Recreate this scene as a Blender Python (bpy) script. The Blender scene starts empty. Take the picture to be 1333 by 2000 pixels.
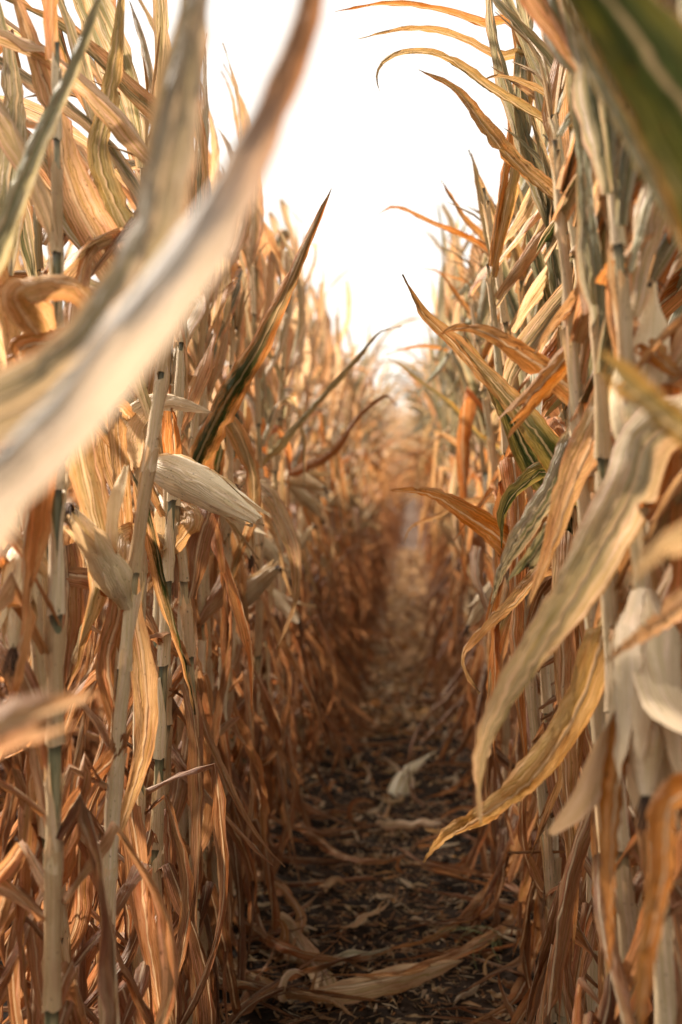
import bpy, math, random
import numpy as np
from math import radians, sin, cos, pi

# ------------------------------------------------------------------ camera, sky, sun, exposure
SC = bpy.context.scene
COL = SC.collection
CAM = np.array((0.0, 0.0, 1.12)); YAW = radians(3.05); PITCH = radians(1.45); FPX = 2778.0
cam_data = bpy.data.cameras.new('camera'); cam = bpy.data.objects.new('camera', cam_data); COL.objects.link(cam)
cam.location = CAM; cam.rotation_euler = (pi/2 - PITCH, 0, YAW)
cam_data.sensor_fit = 'VERTICAL'; cam_data.sensor_height = 36; cam_data.sensor_width = 24; cam_data.lens = 50
cam_data.clip_start = 0.05; cam_data.clip_end = 900
cam_data.dof.use_dof = True; cam_data.dof.focus_distance = 2.35; cam_data.dof.aperture_fstop = 3.4
SC.camera = cam

SUN_EL, SUN_AZ = radians(40), radians(52)            # azimuth to the left of the row direction
SUN_DIR = np.array((-sin(SUN_AZ)*cos(SUN_EL), cos(SUN_AZ)*cos(SUN_EL), sin(SUN_EL)))
W = bpy.data.worlds.new('World'); SC.world = W; W.use_nodes = True
nt = W.node_tree; nt.nodes.clear()
sky = nt.nodes.new('ShaderNodeTexSky'); sky.sky_type = 'NISHITA'; sky.sun_disc = False
sky.sun_elevation = SUN_EL; sky.sun_rotation = -SUN_AZ; sky.dust_density = 4.0; sky.air_density = 1.0
b1 = nt.nodes.new('ShaderNodeBackground'); b1.inputs[1].default_value = 0.05
b2 = nt.nodes.new('ShaderNodeBackground'); b2.inputs[0].default_value = (0.80, 0.760, 0.695, 1); b2.inputs[1].default_value = 0.44
mx = nt.nodes.new('ShaderNodeMixShader'); mx.inputs[0].default_value = 0.93      # thin even cloud over the blue
ow = nt.nodes.new('ShaderNodeOutputWorld')
nt.links.new(sky.outputs[0], b1.inputs[0]); nt.links.new(b1.outputs[0], mx.inputs[1])
nt.links.new(b2.outputs[0], mx.inputs[2]); nt.links.new(mx.outputs[0], ow.inputs[0])

sun_d = bpy.data.lights.new('sun', 'SUN'); sun_d.energy = 3.6; sun_d.angle = radians(8.0); sun_d.color = (1.0, 0.87, 0.75)
sun = bpy.data.objects.new('sun', sun_d); COL.objects.link(sun)
from mathutils import Vector
sun.rotation_euler = Vector((-SUN_DIR).tolist()).to_track_quat('-Z', 'Y').to_euler()

SC.view_settings.view_transform = 'Standard'; SC.view_settings.look = 'None'
SC.view_settings.exposure = 2.05; SC.view_settings.gamma = 1.0; SC.view_settings.use_curve_mapping = False
SC.render.engine = 'CYCLES'
SC.cycles.use_denoising = True; SC.cycles.use_adaptive_sampling = False
SC.cycles.max_bounces = 10; SC.cycles.diffuse_bounces = 8; SC.cycles.transmission_bounces = 8
SC.cycles.sample_clamp_indirect = 6.0

# ------------------------------------------------------------------ small helpers
R_ = np.array((cos(YAW), sin(YAW), 0.0))
F_ = np.array((-sin(YAW)*cos(PITCH), cos(YAW)*cos(PITCH), -sin(PITCH)))
U_ = np.cross(R_, F_)
def at(px, py, d):
    return CAM + d*(F_ + R_*(px-666.5)/FPX - U_*(py-1000)/FPX)
def proj(P):
    q = np.asarray(P) - CAM
    d = q @ F_; dd = np.where(np.abs(d) < 1e-4, 1e-4, d)
    return 666.5 + FPX*(q @ R_)/dd, 1000 - FPX*(q @ U_)/dd, d
def unit(v):
    return v/ max(1e-9, np.linalg.norm(v))
def lerp(a, b, t): return a + (b-a)*t
def sstep(x, a, b):
    t = np.clip((x-a)/(b-a), 0, 1); return t*t*(3-2*t)

_NG = np.random.default_rng(5).random((256, 256))
def vnoise(x, y):
    xi = np.floor(x).astype(int); yi = np.floor(y).astype(int)
    fx = x-xi; fy = y-yi; fx = fx*fx*(3-2*fx); fy = fy*fy*(3-2*fy)
    g = lambda a, b: _NG[a & 255, b & 255]
    return lerp(lerp(g(xi, yi), g(xi+1, yi), fx), lerp(g(xi, yi+1), g(xi+1, yi+1), fx), fy) - 0.5
def terrain(y):
    return 0.95*sstep(y, 22, 46)
def ground_at(px, py, z=0.012):
    d = F_ + R_*(px-666.5)/FPX - U_*(py-1000)/FPX
    return CAM + d*((z-CAM[2])/d[2])

class Bag:                                            # verts, quads, uv, tint collected into ONE mesh
    def __init__(s): s.V=[]; s.F=[]; s.U=[]; s.T=[]; s.n=0
    def add(s, V, F, U, tint=(1,1,1,0)):
        s.V.append(V); s.F.append(F+s.n); s.U.append(U); s.T.append(np.tile(np.array(tint, float), (len(V),1))); s.n += len(V)
    def get(s):
        return np.concatenate(s.V), np.concatenate(s.F), np.concatenate(s.U), np.concatenate(s.T)
def mesh_of(name, V, F, U, mat, T=None, smooth=True):
    me = bpy.data.meshes.new(name)
    nf = len(F); k = F.shape[1]
    me.vertices.add(len(V)); me.vertices.foreach_set('co', np.ascontiguousarray(V, np.float32).ravel())
    me.loops.add(nf*k); me.loops.foreach_set('vertex_index', np.ascontiguousarray(F, np.int32).ravel())
    me.polygons.add(nf); me.polygons.foreach_set('loop_start', np.arange(0, nf*k, k, dtype=np.int32))
    me.polygons.foreach_set('use_smooth', np.full(nf, smooth))
    if U is not None:
        uv = me.uv_layers.new(name='UVMap'); uv.data.foreach_set('uv', np.ascontiguousarray(U[F.ravel()], np.float32).ravel())
    if T is not None:
        a = me.attributes.new('tint', 'FLOAT_COLOR', 'POINT'); a.data.foreach_set('color', np.ascontiguousarray(T, np.float32).ravel())
    me.update(calc_edges=True)
    me.materials.append(mat)
    return me
def link(name, me, parent=None, tint=None):
    o = bpy.data.objects.new(name, me); COL.objects.link(o)
    if parent is not None: o.parent = parent
    if tint is not None: o.color = tint
    return o
def tag(o, label, cat, group=None):
    o['label'] = label; o['category'] = cat
    if group: o['group'] = group
    return o

# ------------------------------------------------------------------ materials
class NB:
    def __init__(s, name):
        s.m = bpy.data.materials.new(name); s.m.use_nodes = True; s.t = s.m.node_tree; s.t.nodes.clear()
    def n(s, t, **kw):
        x = s.t.nodes.new(t)
        for k, v in kw.items(): setattr(x, k, v)
        return x
    def l(s, a, b): s.t.links.new(a, b)
    def val(s, x, sock):
        if isinstance(x, (int, float)): sock.default_value = x
        elif isinstance(x, tuple): sock.default_value = x
        else: s.l(x, sock)
    def math(s, op, a, b=0.0, c=None, clamp=False):
        x = s.n('ShaderNodeMath', operation=op, use_clamp=clamp); s.val(a, x.inputs[0]); s.val(b, x.inputs[1])
        if c is not None: s.val(c, x.inputs[2])
        return x.outputs[0]
    def mix(s, f, a, b, bt='MIX'):
        x = s.n('ShaderNodeMix', data_type='RGBA', blend_type=bt); s.val(f, x.inputs[0]); s.val(a, x.inputs[6]); s.val(b, x.inputs[7]); return x.outputs[2]
    def xyz(s, a, b, c):
        x = s.n('ShaderNodeCombineXYZ'); s.val(a, x.inputs[0]); s.val(b, x.inputs[1]); s.val(c, x.inputs[2]); return x.outputs[0]
    def noise(s, v, scale=1.0, detail=2.0, rough=0.5):
        x = s.n('ShaderNodeTexNoise'); s.l(v, x.inputs['Vector']); x.inputs['Scale'].default_value = scale
        x.inputs['Detail'].default_value = detail; x.inputs['Roughness'].default_value = rough; return x.outputs['Fac']
    def rng(s, x, a, b, c=0.0, d=1.0, smooth=False):
        m = s.n('ShaderNodeMapRange', interpolation_type='SMOOTHSTEP' if smooth else 'LINEAR'); m.clamp = True
        s.val(x, m.inputs[0]); 
        for i, q in enumerate((a, b, c, d)): m.inputs[i+1].default_value = q
        return m.outputs[0]

def leaf_material(name, midrib=True, attr=False, transl=0.48, glossy=0.25, rough=1.0):
    b = NB(name)
    uvn = b.n('ShaderNodeUVMap'); uvn.uv_map = 'UVMap'
    sp = b.n('ShaderNodeSeparateXYZ'); b.l(uvn.outputs[0], sp.inputs[0]); u, v = sp.outputs[0], sp.outputs[1]
    oi = b.n('ShaderNodeObjectInfo'); rnd = oi.outputs['Random']
    if attr:
        at_ = b.n('ShaderNodeAttribute'); at_.attribute_name = 'tint'; base, green = at_.outputs['Color'], at_.outputs['Alpha']
    else:
        base, green = oi.outputs['Color'], oi.outputs['Alpha']
    r1 = b.math('MULTIPLY', rnd, 61.0); r2 = b.math('MULTIPLY', rnd, 173.0)
    streak = b.noise(b.xyz(b.math('MULTIPLY', u, 20.0), b.math('MULTIPLY', v, 3.5), r1), 1, 4, 0.6)
    fine = b.noise(b.xyz(b.math('MULTIPLY', u, 60.0), b.math('MULTIPLY', v, 5.0), r2), 1, 2, 0.5)
    patch = b.noise(b.xyz(b.math('MULTIPLY', u, 2.2), b.math('MULTIPLY', v, 7.0), r2), 1, 4, 0.6)
    patch2 = b.noise(b.xyz(b.math('MULTIPLY', u, 3.2), b.math('MULTIPLY', v, 6.0), b.math('ADD', r1, 9.0)), 1, 7, 0.72)
    crum = b.noise(b.xyz(b.math('MULTIPLY', u, 5.0), b.math('MULTIPLY', v, 26.0), r2), 1, 3, 0.55)
    speck = b.noise(b.xyz(b.math('MULTIPLY', u, 16.0), b.math('MULTIPLY', v, 70.0), r1), 1, 2, 0.5)
    e = b.math('ABSOLUTE', b.math('SUBTRACT', u, 0.5))
    hs = b.n('ShaderNodeHueSaturation'); hs.inputs['Hue'].default_value = 0.485; hs.inputs['Saturation'].default_value = 1.22; hs.inputs['Value'].default_value = 0.72
    b.l(base, hs.inputs['Color'])
    c = b.mix(b.rng(patch, 0.42, 0.66, 0, 0.85*rough, True), base, hs.outputs[0])
    c = b.mix(b.rng(patch2, 0.5, 0.75, 0, 0.4, True), c, (0.70, 0.58, 0.42, 1))
    gf = b.math('MULTIPLY', green, b.rng(b.math('ADD', patch2, b.rng(e, 0.1, 0.48, 0.12, -0.25)), 0.36, 0.62, 0, 1, True))
    c = b.mix(gf, c, b.mix(b.rng(green, 0.75, 1.0), (0.20, 0.225, 0.155, 1), (0.032, 0.048, 0.014, 1)))
    sm = b.rng(streak, 0.28, 0.72, 1-.40*rough, 1+.2*rough)
    fm = b.rng(fine, 0.3, 0.7, 1-.26*rough, 1+.14*rough)
    vein = b.rng(b.math('SINE', b.math('ADD', b.math('MULTIPLY', u, 2*pi*11), b.math('MULTIPLY', patch2, 5.0))), .45, 1.0, 1.0, 1-.22*rough)
    k = b.math('MULTIPLY', b.math('MULTIPLY', sm, fm), vein)
    kk = b.n('ShaderNodeCombineColor'); b.l(k, kk.inputs[0]); b.l(k, kk.inputs[1]); b.l(b.math('MULTIPLY', k, k), kk.inputs[2])
    c = b.mix(1.0, c, kk.outputs[0], 'MULTIPLY')
    if midrib:
        c = b.mix(b.math('MULTIPLY', b.rng(e, 0.022, 0.055, 0.8, 0.0, True), b.rng(green, 0.5, 1.0, 1.0, 0.35)), c, (0.62, 0.50, 0.33, 1))
        c = b.mix(b.rng(e, 0.43, 0.5, 0.0, 0.55, True), c, (0.38, 0.17, 0.06, 1))
    c = b.mix(b.rng(speck, 0.66, 0.74, 0.0, 0.7), c, (0.10, 0.045, 0.02, 1))
    ribs = b.math('SINE', b.math('MULTIPLY', u, 2*pi*15))
    h = b.math('ADD', b.math('MULTIPLY', streak, 0.9), b.math('ADD', b.math('MULTIPLY', ribs, 0.10 if midrib else 0.26), b.math('MULTIPLY', crum, 1.1)))
    if midrib: h = b.math('ADD', h, b.rng(e, 0.02, 0.07, 1.0, 0.0, True))
    bump = b.n('ShaderNodeBump'); bump.inputs['Strength'].default_value = 0.75*rough; bump.inputs['Distance'].default_value = 0.0045; b.l(h, bump.inputs['Height'])
    p = b.n('ShaderNodeBsdfPrincipled'); b.l(c, p.inputs['Base Color']); p.inputs['Roughness'].default_value = 0.52
    p.inputs['Specular IOR Level'].default_value = glossy; b.l(bump.outputs[0], p.inputs['Normal'])
    tr = b.n('ShaderNodeBsdfTranslucent'); b.l(b.mix(1.0, c, (1.2, 0.96, 0.76, 1), 'MULTIPLY'), tr.inputs[0]); b.l(bump.outputs[0], tr.inputs[1])
    ms = b.n('ShaderNodeMixShader'); ms.inputs[0].default_value = transl; b.l(p.outputs[0], ms.inputs[1]); b.l(tr.outputs[0], ms.inputs[2])
    o = b.n('ShaderNodeOutputMaterial'); b.l(ms.outputs[0], o.inputs[0])
    return b.m

def stalk_material():
    b = NB('stalk'); uvn = b.n('ShaderNodeUVMap'); uvn.uv_map = 'UVMap'
    sp = b.n('ShaderNodeSeparateXYZ'); b.l(uvn.outputs[0], sp.inputs[0]); u, v = sp.outputs[0], sp.outputs[1]
    oi = b.n('ShaderNodeObjectInfo'); r1 = b.math('MULTIPLY', oi.outputs['Random'], 61.0)
    st = b.noise(b.xyz(b.math('MULTIPLY', u, 26.0), b.math('MULTIPLY', v, 0.8), r1), 1, 3, 0.6)
    pt = b.noise(b.xyz(b.math('MULTIPLY', u, 3.0), b.math('MULTIPLY', v, 1.3), r1), 1, 3, 0.6)
    f = b.math('FRACT', v)
    c = b.mix(b.rng(b.math('ADD', pt, b.rng(oi.outputs['Random'], 0, 1, -.12, .2)), 0.40, 0.66, 0, 1, True), (0.115, 0.12, 0.06, 1), (0.40, 0.32, 0.18, 1))
    c = b.mix(b.rng(v, 1.0, 4.5, 0.85, 0.0), c, (0.50, 0.37, 0.22, 1))
    c = b.mix(b.rng(f, 0.86, 0.97, 0.0, 0.85, True), c, (0.035, 0.028, 0.012, 1))
    c = b.mix(b.rng(f, 0.0, 0.04, 0.8, 0.0, True), c, (0.05, 0.03, 0.015, 1))
    kk = b.n('ShaderNodeCombineColor'); k = b.rng(st, 0.3, 0.7, 0.7, 1.25)
    for i in range(3): b.l(k, kk.inputs[i])
    c = b.mix(1.0, c, kk.outputs[0], 'MULTIPLY')
    bump = b.n('ShaderNodeBump'); bump.inputs['Strength'].default_value = 0.5; bump.inputs['Distance'].default_value = 0.002; b.l(st, bump.inputs['Height'])
    p = b.n('ShaderNodeBsdfPrincipled'); b.l(c, p.inputs['Base Color']); p.inputs['Roughness'].default_value = 0.42; b.l(bump.outputs[0], p.inputs['Normal'])
    o = b.n('ShaderNodeOutputMaterial'); b.l(p.outputs[0], o.inputs[0]); return b.m

def soil_material():
    b = NB('soil'); g = b.n('ShaderNodeNewGeometry'); P = g.outputs['Position']
    a = b.noise(P, 9, 5, 0.6); d = b.noise(P, 70, 4, 0.65); f = b.noise(P, 260, 2, 0.6)
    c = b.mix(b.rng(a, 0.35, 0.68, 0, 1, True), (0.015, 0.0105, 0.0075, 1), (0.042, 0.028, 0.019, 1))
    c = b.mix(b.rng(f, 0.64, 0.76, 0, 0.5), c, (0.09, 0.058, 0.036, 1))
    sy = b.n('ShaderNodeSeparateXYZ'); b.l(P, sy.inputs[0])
    c = b.mix(b.rng(sy.outputs[1], 7, 20, 0, 1, True), c, b.mix(d, (0.22, 0.165, 0.125, 1), (0.33, 0.25, 0.20, 1)))   # soil blends to a paler tan far down the path
    h = b.math('ADD', b.math('MULTIPLY', d, 1.0), b.math('MULTIPLY', f, 0.4))
    bump = b.n('ShaderNodeBump'); bump.inputs['Strength'].default_value = 0.9; bump.inputs['Distance'].default_value = 0.012; b.l(h, bump.inputs['Height'])
    p = b.n('ShaderNodeBsdfPrincipled'); b.l(c, p.inputs['Base Color']); p.inputs['Roughness'].default_value = 0.95
    p.inputs['Specular IOR Level'].default_value = 0.1; b.l(bump.outputs[0], p.inputs['Normal'])
    o = b.n('ShaderNodeOutputMaterial'); b.l(p.outputs[0], o.inputs[0]); return b.m

def plain_material(name, c1, c2, rough=0.8, scale=60):
    b = NB(name); g = b.n('ShaderNodeTexCoord'); nz = b.noise(g.outputs['Object'], scale, 3, 0.6)
    p = b.n('ShaderNodeBsdfPrincipled'); b.l(b.mix(b.rng(nz, 0.35, 0.65), c1, c2), p.inputs['Base Color']); p.inputs['Roughness'].default_value = rough
    o = b.n('ShaderNodeOutputMaterial'); b.l(p.outputs[0], o.inputs[0]); return b.m

M_LEAF = leaf_material('dry_leaf')
M_FAR = leaf_material('dry_corn', attr=True)
M_SOFT = leaf_material('grey_leaf', midrib=False, attr=True, rough=.35)
M_HUSK = leaf_material('dry_husk', midrib=False, transl=0.25, glossy=0.3, rough=0.5)
M_STALK = stalk_material(); M_SOIL = soil_material()
M_SILK = plain_material('corn_silk', (0.035, 0.016, 0.008, 1), (0.10, 0.045, 0.02, 1))

# ------------------------------------------------------------------ leaf geometry
def grid_faces(n, m):
    i = np.arange(n-1)[:, None]*m + np.arange(m-1)[None, :]
    return np.stack((i, i+1, i+m+1, i+m), -1).reshape(-1, 4)
def width_profile(t, W, base=0.5, cut=False):
    w = (base + (1-base)*sstep(t, 0.0, 0.2))*np.clip(1 - t**2.3, 0, 1)**0.85 if not cut else (base + (1-base)*sstep(t, 0, .25))*(1-0.35*t)
    return W*np.maximum(w, 0.012)
def sheet(P, Wd, w0, twist, curl, fold, ruffle, rs, cols=7, cut=False, vlen=None):
    """a leaf blade round the centre line P; w0 = first width direction (one vector, or one per point)"""
    n = len(P); T = np.gradient(P, axis=0); T /= np.maximum(1e-9, np.linalg.norm(T, axis=1))[:, None]
    ds = np.linalg.norm(np.diff(P, axis=0), axis=1); s = np.concatenate(([0], np.cumsum(ds))); L = s[-1]
    WV = np.zeros((n, 3))
    if w0.ndim == 2: WV = w0 - T*(w0*T).sum(1)[:, None]
    else:
        w = w0
        for i in range(n):
            w = unit(w - T[i]*(w @ T[i])); WV[i] = w
    WV /= np.maximum(1e-9, np.linalg.norm(WV, axis=1))[:, None]
    N = np.cross(WV, T)
    c, q = np.cos(twist)[:, None], np.sin(twist)[:, None]
    WV, N = WV*c + N*q, -WV*q + N*c
    u = np.linspace(-1, 1, cols)
    cu = np.maximum(curl, 0.02)[:, None]
    a = cu*u[None, :]
    h = (Wd/2)[:, None]
    X = h*np.sin(a)/cu
    Z = h*(1-np.cos(a))/cu + np.abs(X)*np.tan(fold)
    ph = rs.uniform(0, 6.28, 4); fr = rs.uniform(10, 19, 2)
    side = np.where(u < 0, 0, 1)
    Rf = np.sin(s[:, None]*fr[side][None, :]*1.6 + ph[side][None, :]) + 0.5*np.sin(s[:, None]*fr[side][None, :]*3.7 + ph[side+2][None, :])
    Z = Z + ruffle*(u**2)[None, :]*Rf*np.minimum(1, h*2/0.03)
    # uneven margins, a few tears, and fine pleats along the blade
    kn = max(4, int(L/.07)); mg = np.stack([np.interp(np.linspace(0, 1, n), np.linspace(0, 1, kn), rs.normal(0, .14, kn)) for _ in (0, 1)], 1)
    for _ in range(rs.poisson(1.8)): j = int(rs.integers(n//4, n-1)); mg[j, int(rs.integers(2))] -= rs.uniform(.25, .6)
    X = X*(1 + mg[:, side]*np.abs(u)[None, :])
    Z = Z + .0019*np.sin(u*rs.uniform(7, 12)+rs.uniform(0, 6))[None, :]*np.minimum(1, h*2/.03)*(1+.5*np.sin(s*25+ph[0]))[:, None]
    X = X + rs.normal(0, 0.0009, X.shape)*np.minimum(1, h*2/0.03); Z = Z + rs.normal(0, 0.0013, Z.shape)
    V = P[:, None, :] + X[..., None]*WV[:, None, :] + Z[..., None]*N[:, None, :]
    if cut: V[-1] += (rs.uniform(-0.02, 0.035, cols)[:, None])*T[-1][None, :]
    t = s/max(L, 1e-6)
    UV = np.stack(np.broadcast_arrays((u*0.5+0.5)[None, :], (t*L/0.7)[:, None]), -1)
    return V.reshape(-1, 3), grid_faces(n, cols), UV.reshape(-1, 2)

def blade(rs, base, az, cls, side, n=26, cols=7, wind=1.0):
    """centre line of a dry leaf grown from the stalk, falling, breaking and blown; local to its plant, ground at z = 0"""
    L = {'low': rs.uniform(.55, .88), 'mid': rs.uniform(.5, .8), 'top': rs.uniform(.45, .78)}[cls]
    if cls == 'low':   e, g, brk, be = rs.uniform(25, 60), rs.uniform(1, 4), rs.uniform(.03, .12), rs.uniform(-88, -58)
    elif cls == 'mid':
        e, g = rs.uniform(40, 70), rs.uniform(2.5, 8)
        brk, be = (rs.uniform(.04, .28), rs.uniform(-88, -50)) if rs.random() < .62 else (9, 0)
    else:
        e, g = rs.uniform(52, 82), rs.uniform(.3, 2.3)
        brk, be = (rs.uniform(.2, .45), rs.uniform(-80, -20)) if rs.random() < .16 else (9, 0)
    e = radians(e); d = np.array((cos(az)*cos(e), sin(az)*cos(e), sin(e)))
    ds = L/(n-1); p = np.array(base, float); P = [p.copy()]; s = 0; broken = False
    curv = rs.normal(0, 1.2, 3); lift = rs.uniform(.004, .03); out_bias = np.array((-side, 0.15, 0))
    wv = np.array((-1.0, 0.35, 0.1))*wind*{'low': .0, 'mid': .25, 'top': 1.15}[cls]
    for i in range(n-1):
        if not broken and s > brk:
            broken = True; b = radians(be); a2 = az + rs.normal(0, .5)
            d = np.array((cos(a2)*cos(b), sin(a2)*cos(b), sin(b)))*.85 + d*.15
        if rs.random() < .3: curv = rs.normal(0, 1.6 if cls != 'low' else 2.2, 3)
        d = d + (np.array((0, 0, -g*(0.3 if broken else 1)*min(1, .35+s/L))) + curv + wv*(s/L))*ds
        d = unit(d)
        if p[2] + d[2]*ds < lift:
            d[2] = max(d[2], (lift-p[2])/ds*.6); d[:2] += out_bias[:2]*.12; d = unit(d)
        p = p + d*ds; P.append(p.copy()); s += ds
    P = np.array(P); t = np.linspace(0, 1, n)
    cut = rs.random() < .12
    Wm = {'low': rs.uniform(.018, .042), 'mid': rs.uniform(.030, .056), 'top': rs.uniform(.028, .052)}[cls]
    Wd = width_profile(t, Wm, .45, cut)
    tw = rs.normal(0, 1.0) *t*{'low': 2.6, 'mid': 1.7, 'top': 1.3}[cls] + rs.normal(0, .35)*np.sin(t*rs.uniform(3, 8))
    c0 = {'low': rs.uniform(.7, 2.0), 'mid': rs.uniform(.4, 1.5), 'top': rs.uniform(.3, 1.3)}[cls]
    curl = c0*(.35 + .65*sstep(t, .05, .5))*(1 + .35*np.sin(t*rs.uniform(5, 12)+rs.uniform(0, 6)))
    return sheet(P, Wd, np.array((-sin(az), cos(az), 0.0)), tw, curl, rs.uniform(.1, .5), {'low': .006, 'mid': .0055, 'top': .004}[cls], rs, cols, cut) + (P,)

def catmull(pts, n):
    pts = np.array(pts, float); m = len(pts)
    e = np.vstack((2*pts[0]-pts[1], pts, 2*pts[-1]-pts[-2]))
    seg = np.linalg.norm(np.diff(pts, axis=0), axis=1); cs = np.concatenate(([0], np.cumsum(seg)))
    out = []
    for s in np.linspace(0, cs[-1], n):
        i = min(m-2, int(np.searchsorted(cs, s, 'right')-1)); t = (s-cs[i])/max(seg[i], 1e-6)
        a, b, c, d = e[i], e[i+1], e[i+2], e[i+3]
        out.append(.5*((2*b) + (c-a)*t + (2*a-5*b+4*c-d)*t*t + (3*b-a-3*c+d)*t**3))
    return np.array(out)

# ------------------------------------------------------------------ plant geometry
INTER = np.array((.045, .07, .11, .15, .175, .185, .185, .18, .175, .17, .165, .155, .14))
def stalk_curve(rs, H, side):
    lean = np.array((rs.normal(-.02, .05) - (.05 if side > 0 else -.01), rs.normal(.02, .06)))
    bow = rs.normal(0, .026, 2)
    def f(z):
        t = np.asarray(z)/H
        return np.stack((lean[0]*t**1.6 + bow[0]*np.sin(pi*t), lean[1]*t**1.6 + bow[1]*np.sin(pi*t), np.asarray(z)*np.ones_like(t)), -1)
    return f
def tube(C, r, uv_v, sides=9, close=False):
    n = len(C); a = np.linspace(0, 2*pi, sides+1)
    T = np.gradient(C, axis=0); T /= np.linalg.norm(T, axis=1)[:, None]
    ref = np.where(np.abs(T[:, 2:3]) > .9, np.array([[1., 0, 0]]), np.array([[0, 0, 1.]]))
    A = np.cross(ref, T); A /= np.linalg.norm(A, axis=1)[:, None]; B = np.cross(T, A)
    r = np.asarray(r); r = r if r.ndim == 2 else np.repeat(r[:, None], sides+1, 1)
    V = C[:, None] + r[..., None]*(np.cos(a)[None, :, None]*A[:, None] + np.sin(a)[None, :, None]*B[:, None])
    UV = np.stack(np.broadcast_arrays((a/(2*pi))[None, :], uv_v[:, None]), -1)
    return V.reshape(-1, 3), grid_faces(n, sides+1), UV.reshape(-1, 2)
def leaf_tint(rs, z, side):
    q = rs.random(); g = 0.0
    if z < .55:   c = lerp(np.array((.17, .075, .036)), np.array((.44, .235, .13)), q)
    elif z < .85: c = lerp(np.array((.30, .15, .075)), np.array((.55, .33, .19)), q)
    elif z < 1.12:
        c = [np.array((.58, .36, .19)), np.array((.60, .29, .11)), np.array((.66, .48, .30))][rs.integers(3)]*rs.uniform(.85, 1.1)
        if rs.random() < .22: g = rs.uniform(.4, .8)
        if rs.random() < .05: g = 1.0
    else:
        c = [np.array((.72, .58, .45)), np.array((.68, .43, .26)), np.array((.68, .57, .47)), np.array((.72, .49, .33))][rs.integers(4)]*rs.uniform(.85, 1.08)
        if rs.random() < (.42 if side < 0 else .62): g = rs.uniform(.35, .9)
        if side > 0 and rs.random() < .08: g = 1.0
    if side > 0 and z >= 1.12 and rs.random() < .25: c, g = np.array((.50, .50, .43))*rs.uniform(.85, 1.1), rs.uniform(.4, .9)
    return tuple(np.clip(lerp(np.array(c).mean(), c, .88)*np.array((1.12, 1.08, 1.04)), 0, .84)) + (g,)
CREAM = (.80, .66, .48)

def ear_pieces(rs, p0, d, L=.215, R=.027, open_=0.25, nhusk=5, silk=True, rows=14):
    """husked ear from shank point p0 along d"""
    d = unit(np.array(d, float)); n = rows
    side = unit(np.cross(d, (0.3, .2, 1))); sag = np.array((0, 0, -1.0)) - d*(-d[2])
    t = np.linspace(0, 1, n); C = p0 + d*(L*t)[:, None] + sag*(0.03*t*t)[:, None]
    prof = lambda t: R*(.42 + .58*sstep(t, 0, .25))*(1 - .80*np.clip((t-.42)/.58, 0, 1)**1.7)
    a = np.linspace(0, 2*pi, 13)
    r = prof(t)[:, None]*(1 + .05*np.sin(a*5+rs.uniform(0, 6)) + .03*np.sin(a*3))
    body = tube(C, r, t*1.2, 12)
    T = np.gradient(C, axis=0); T /= np.linalg.norm(T, axis=1)[:, None]
    A = np.cross(np.tile(side, (n, 1)), T); A /= np.linalg.norm(A, axis=1)[:, None]; B = np.cross(T, A)
    husks = []
    for k in range(nhusk):
        c0 = k*2*pi/nhusk + rs.normal(0, .25); wa = rs.uniform(.75, 1.15); ext = rs.uniform(.82, 1.15); m = 7
        tt = np.linspace(-.02, ext, n); u = np.linspace(-1, 1, m)
        ang = c0 + u[None, :]*(1 + rs.normal(0, .07, (n, 1))*np.abs(u)[None, :])*wa*((1 - .93*np.clip(tt/ext, 0, 1)**2.6))[:, None]
        fl = rs.uniform(0, open_)*np.clip(tt-.5, 0, 1)**1.6 if k else open_*1.6*np.clip(tt-.45, 0, 1)**1.5
        rr = prof(np.clip(tt, 0, 1))[:, None]*(1.06+.035*k) + fl[:, None]*.6 + .0015*np.sin(ang*9) + .003*(u**2)[None, :]*np.sin(tt*14+k)[:, None]
        Ci = np.stack([np.interp(tt, t, C[:, j], ) for j in range(3)], -1) + d*(np.clip(tt-1, 0, 1)*L)[:, None] + d*(np.clip(tt, -1, 0)*L)[:, None]
        Ai = np.stack([np.interp(tt, t, A[:, j]) for j in range(3)], -1); Bi = np.stack([np.interp(tt, t, B[:, j]) for j in range(3)], -1)
        V = Ci[:, None] + rr[..., None]*(np.cos(ang)[..., None]*Ai[:, None] + np.sin(ang)[..., None]*Bi[:, None])
        UV = np.stack(np.broadcast_arrays((u*.5+.5)[None, :], (tt*.5)[:, None]), -1)
        V = V + rs.normal(0, .0007, V.shape)
        husks.append((V.reshape(-1, 3), grid_faces(n, m), UV.reshape(-1, 2)))
    sb = Bag()
    if silk:
        for k in range(30):
            dd = unit(T[-1] + rs.normal(0, .35, 3)); l = rs.uniform(.010, .026)
            q = catmull([C[-1]-T[-1]*.02, C[-1]+dd*l*.5, C[-1]+dd*l+np.array((0, 0, -.014))], 5)
            sb.add(*tube(q, np.full(5, .0007), np.linspace(0, 1, 5), 3))
    return body, husks, (sb.get()[:3] if silk else None)

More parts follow.
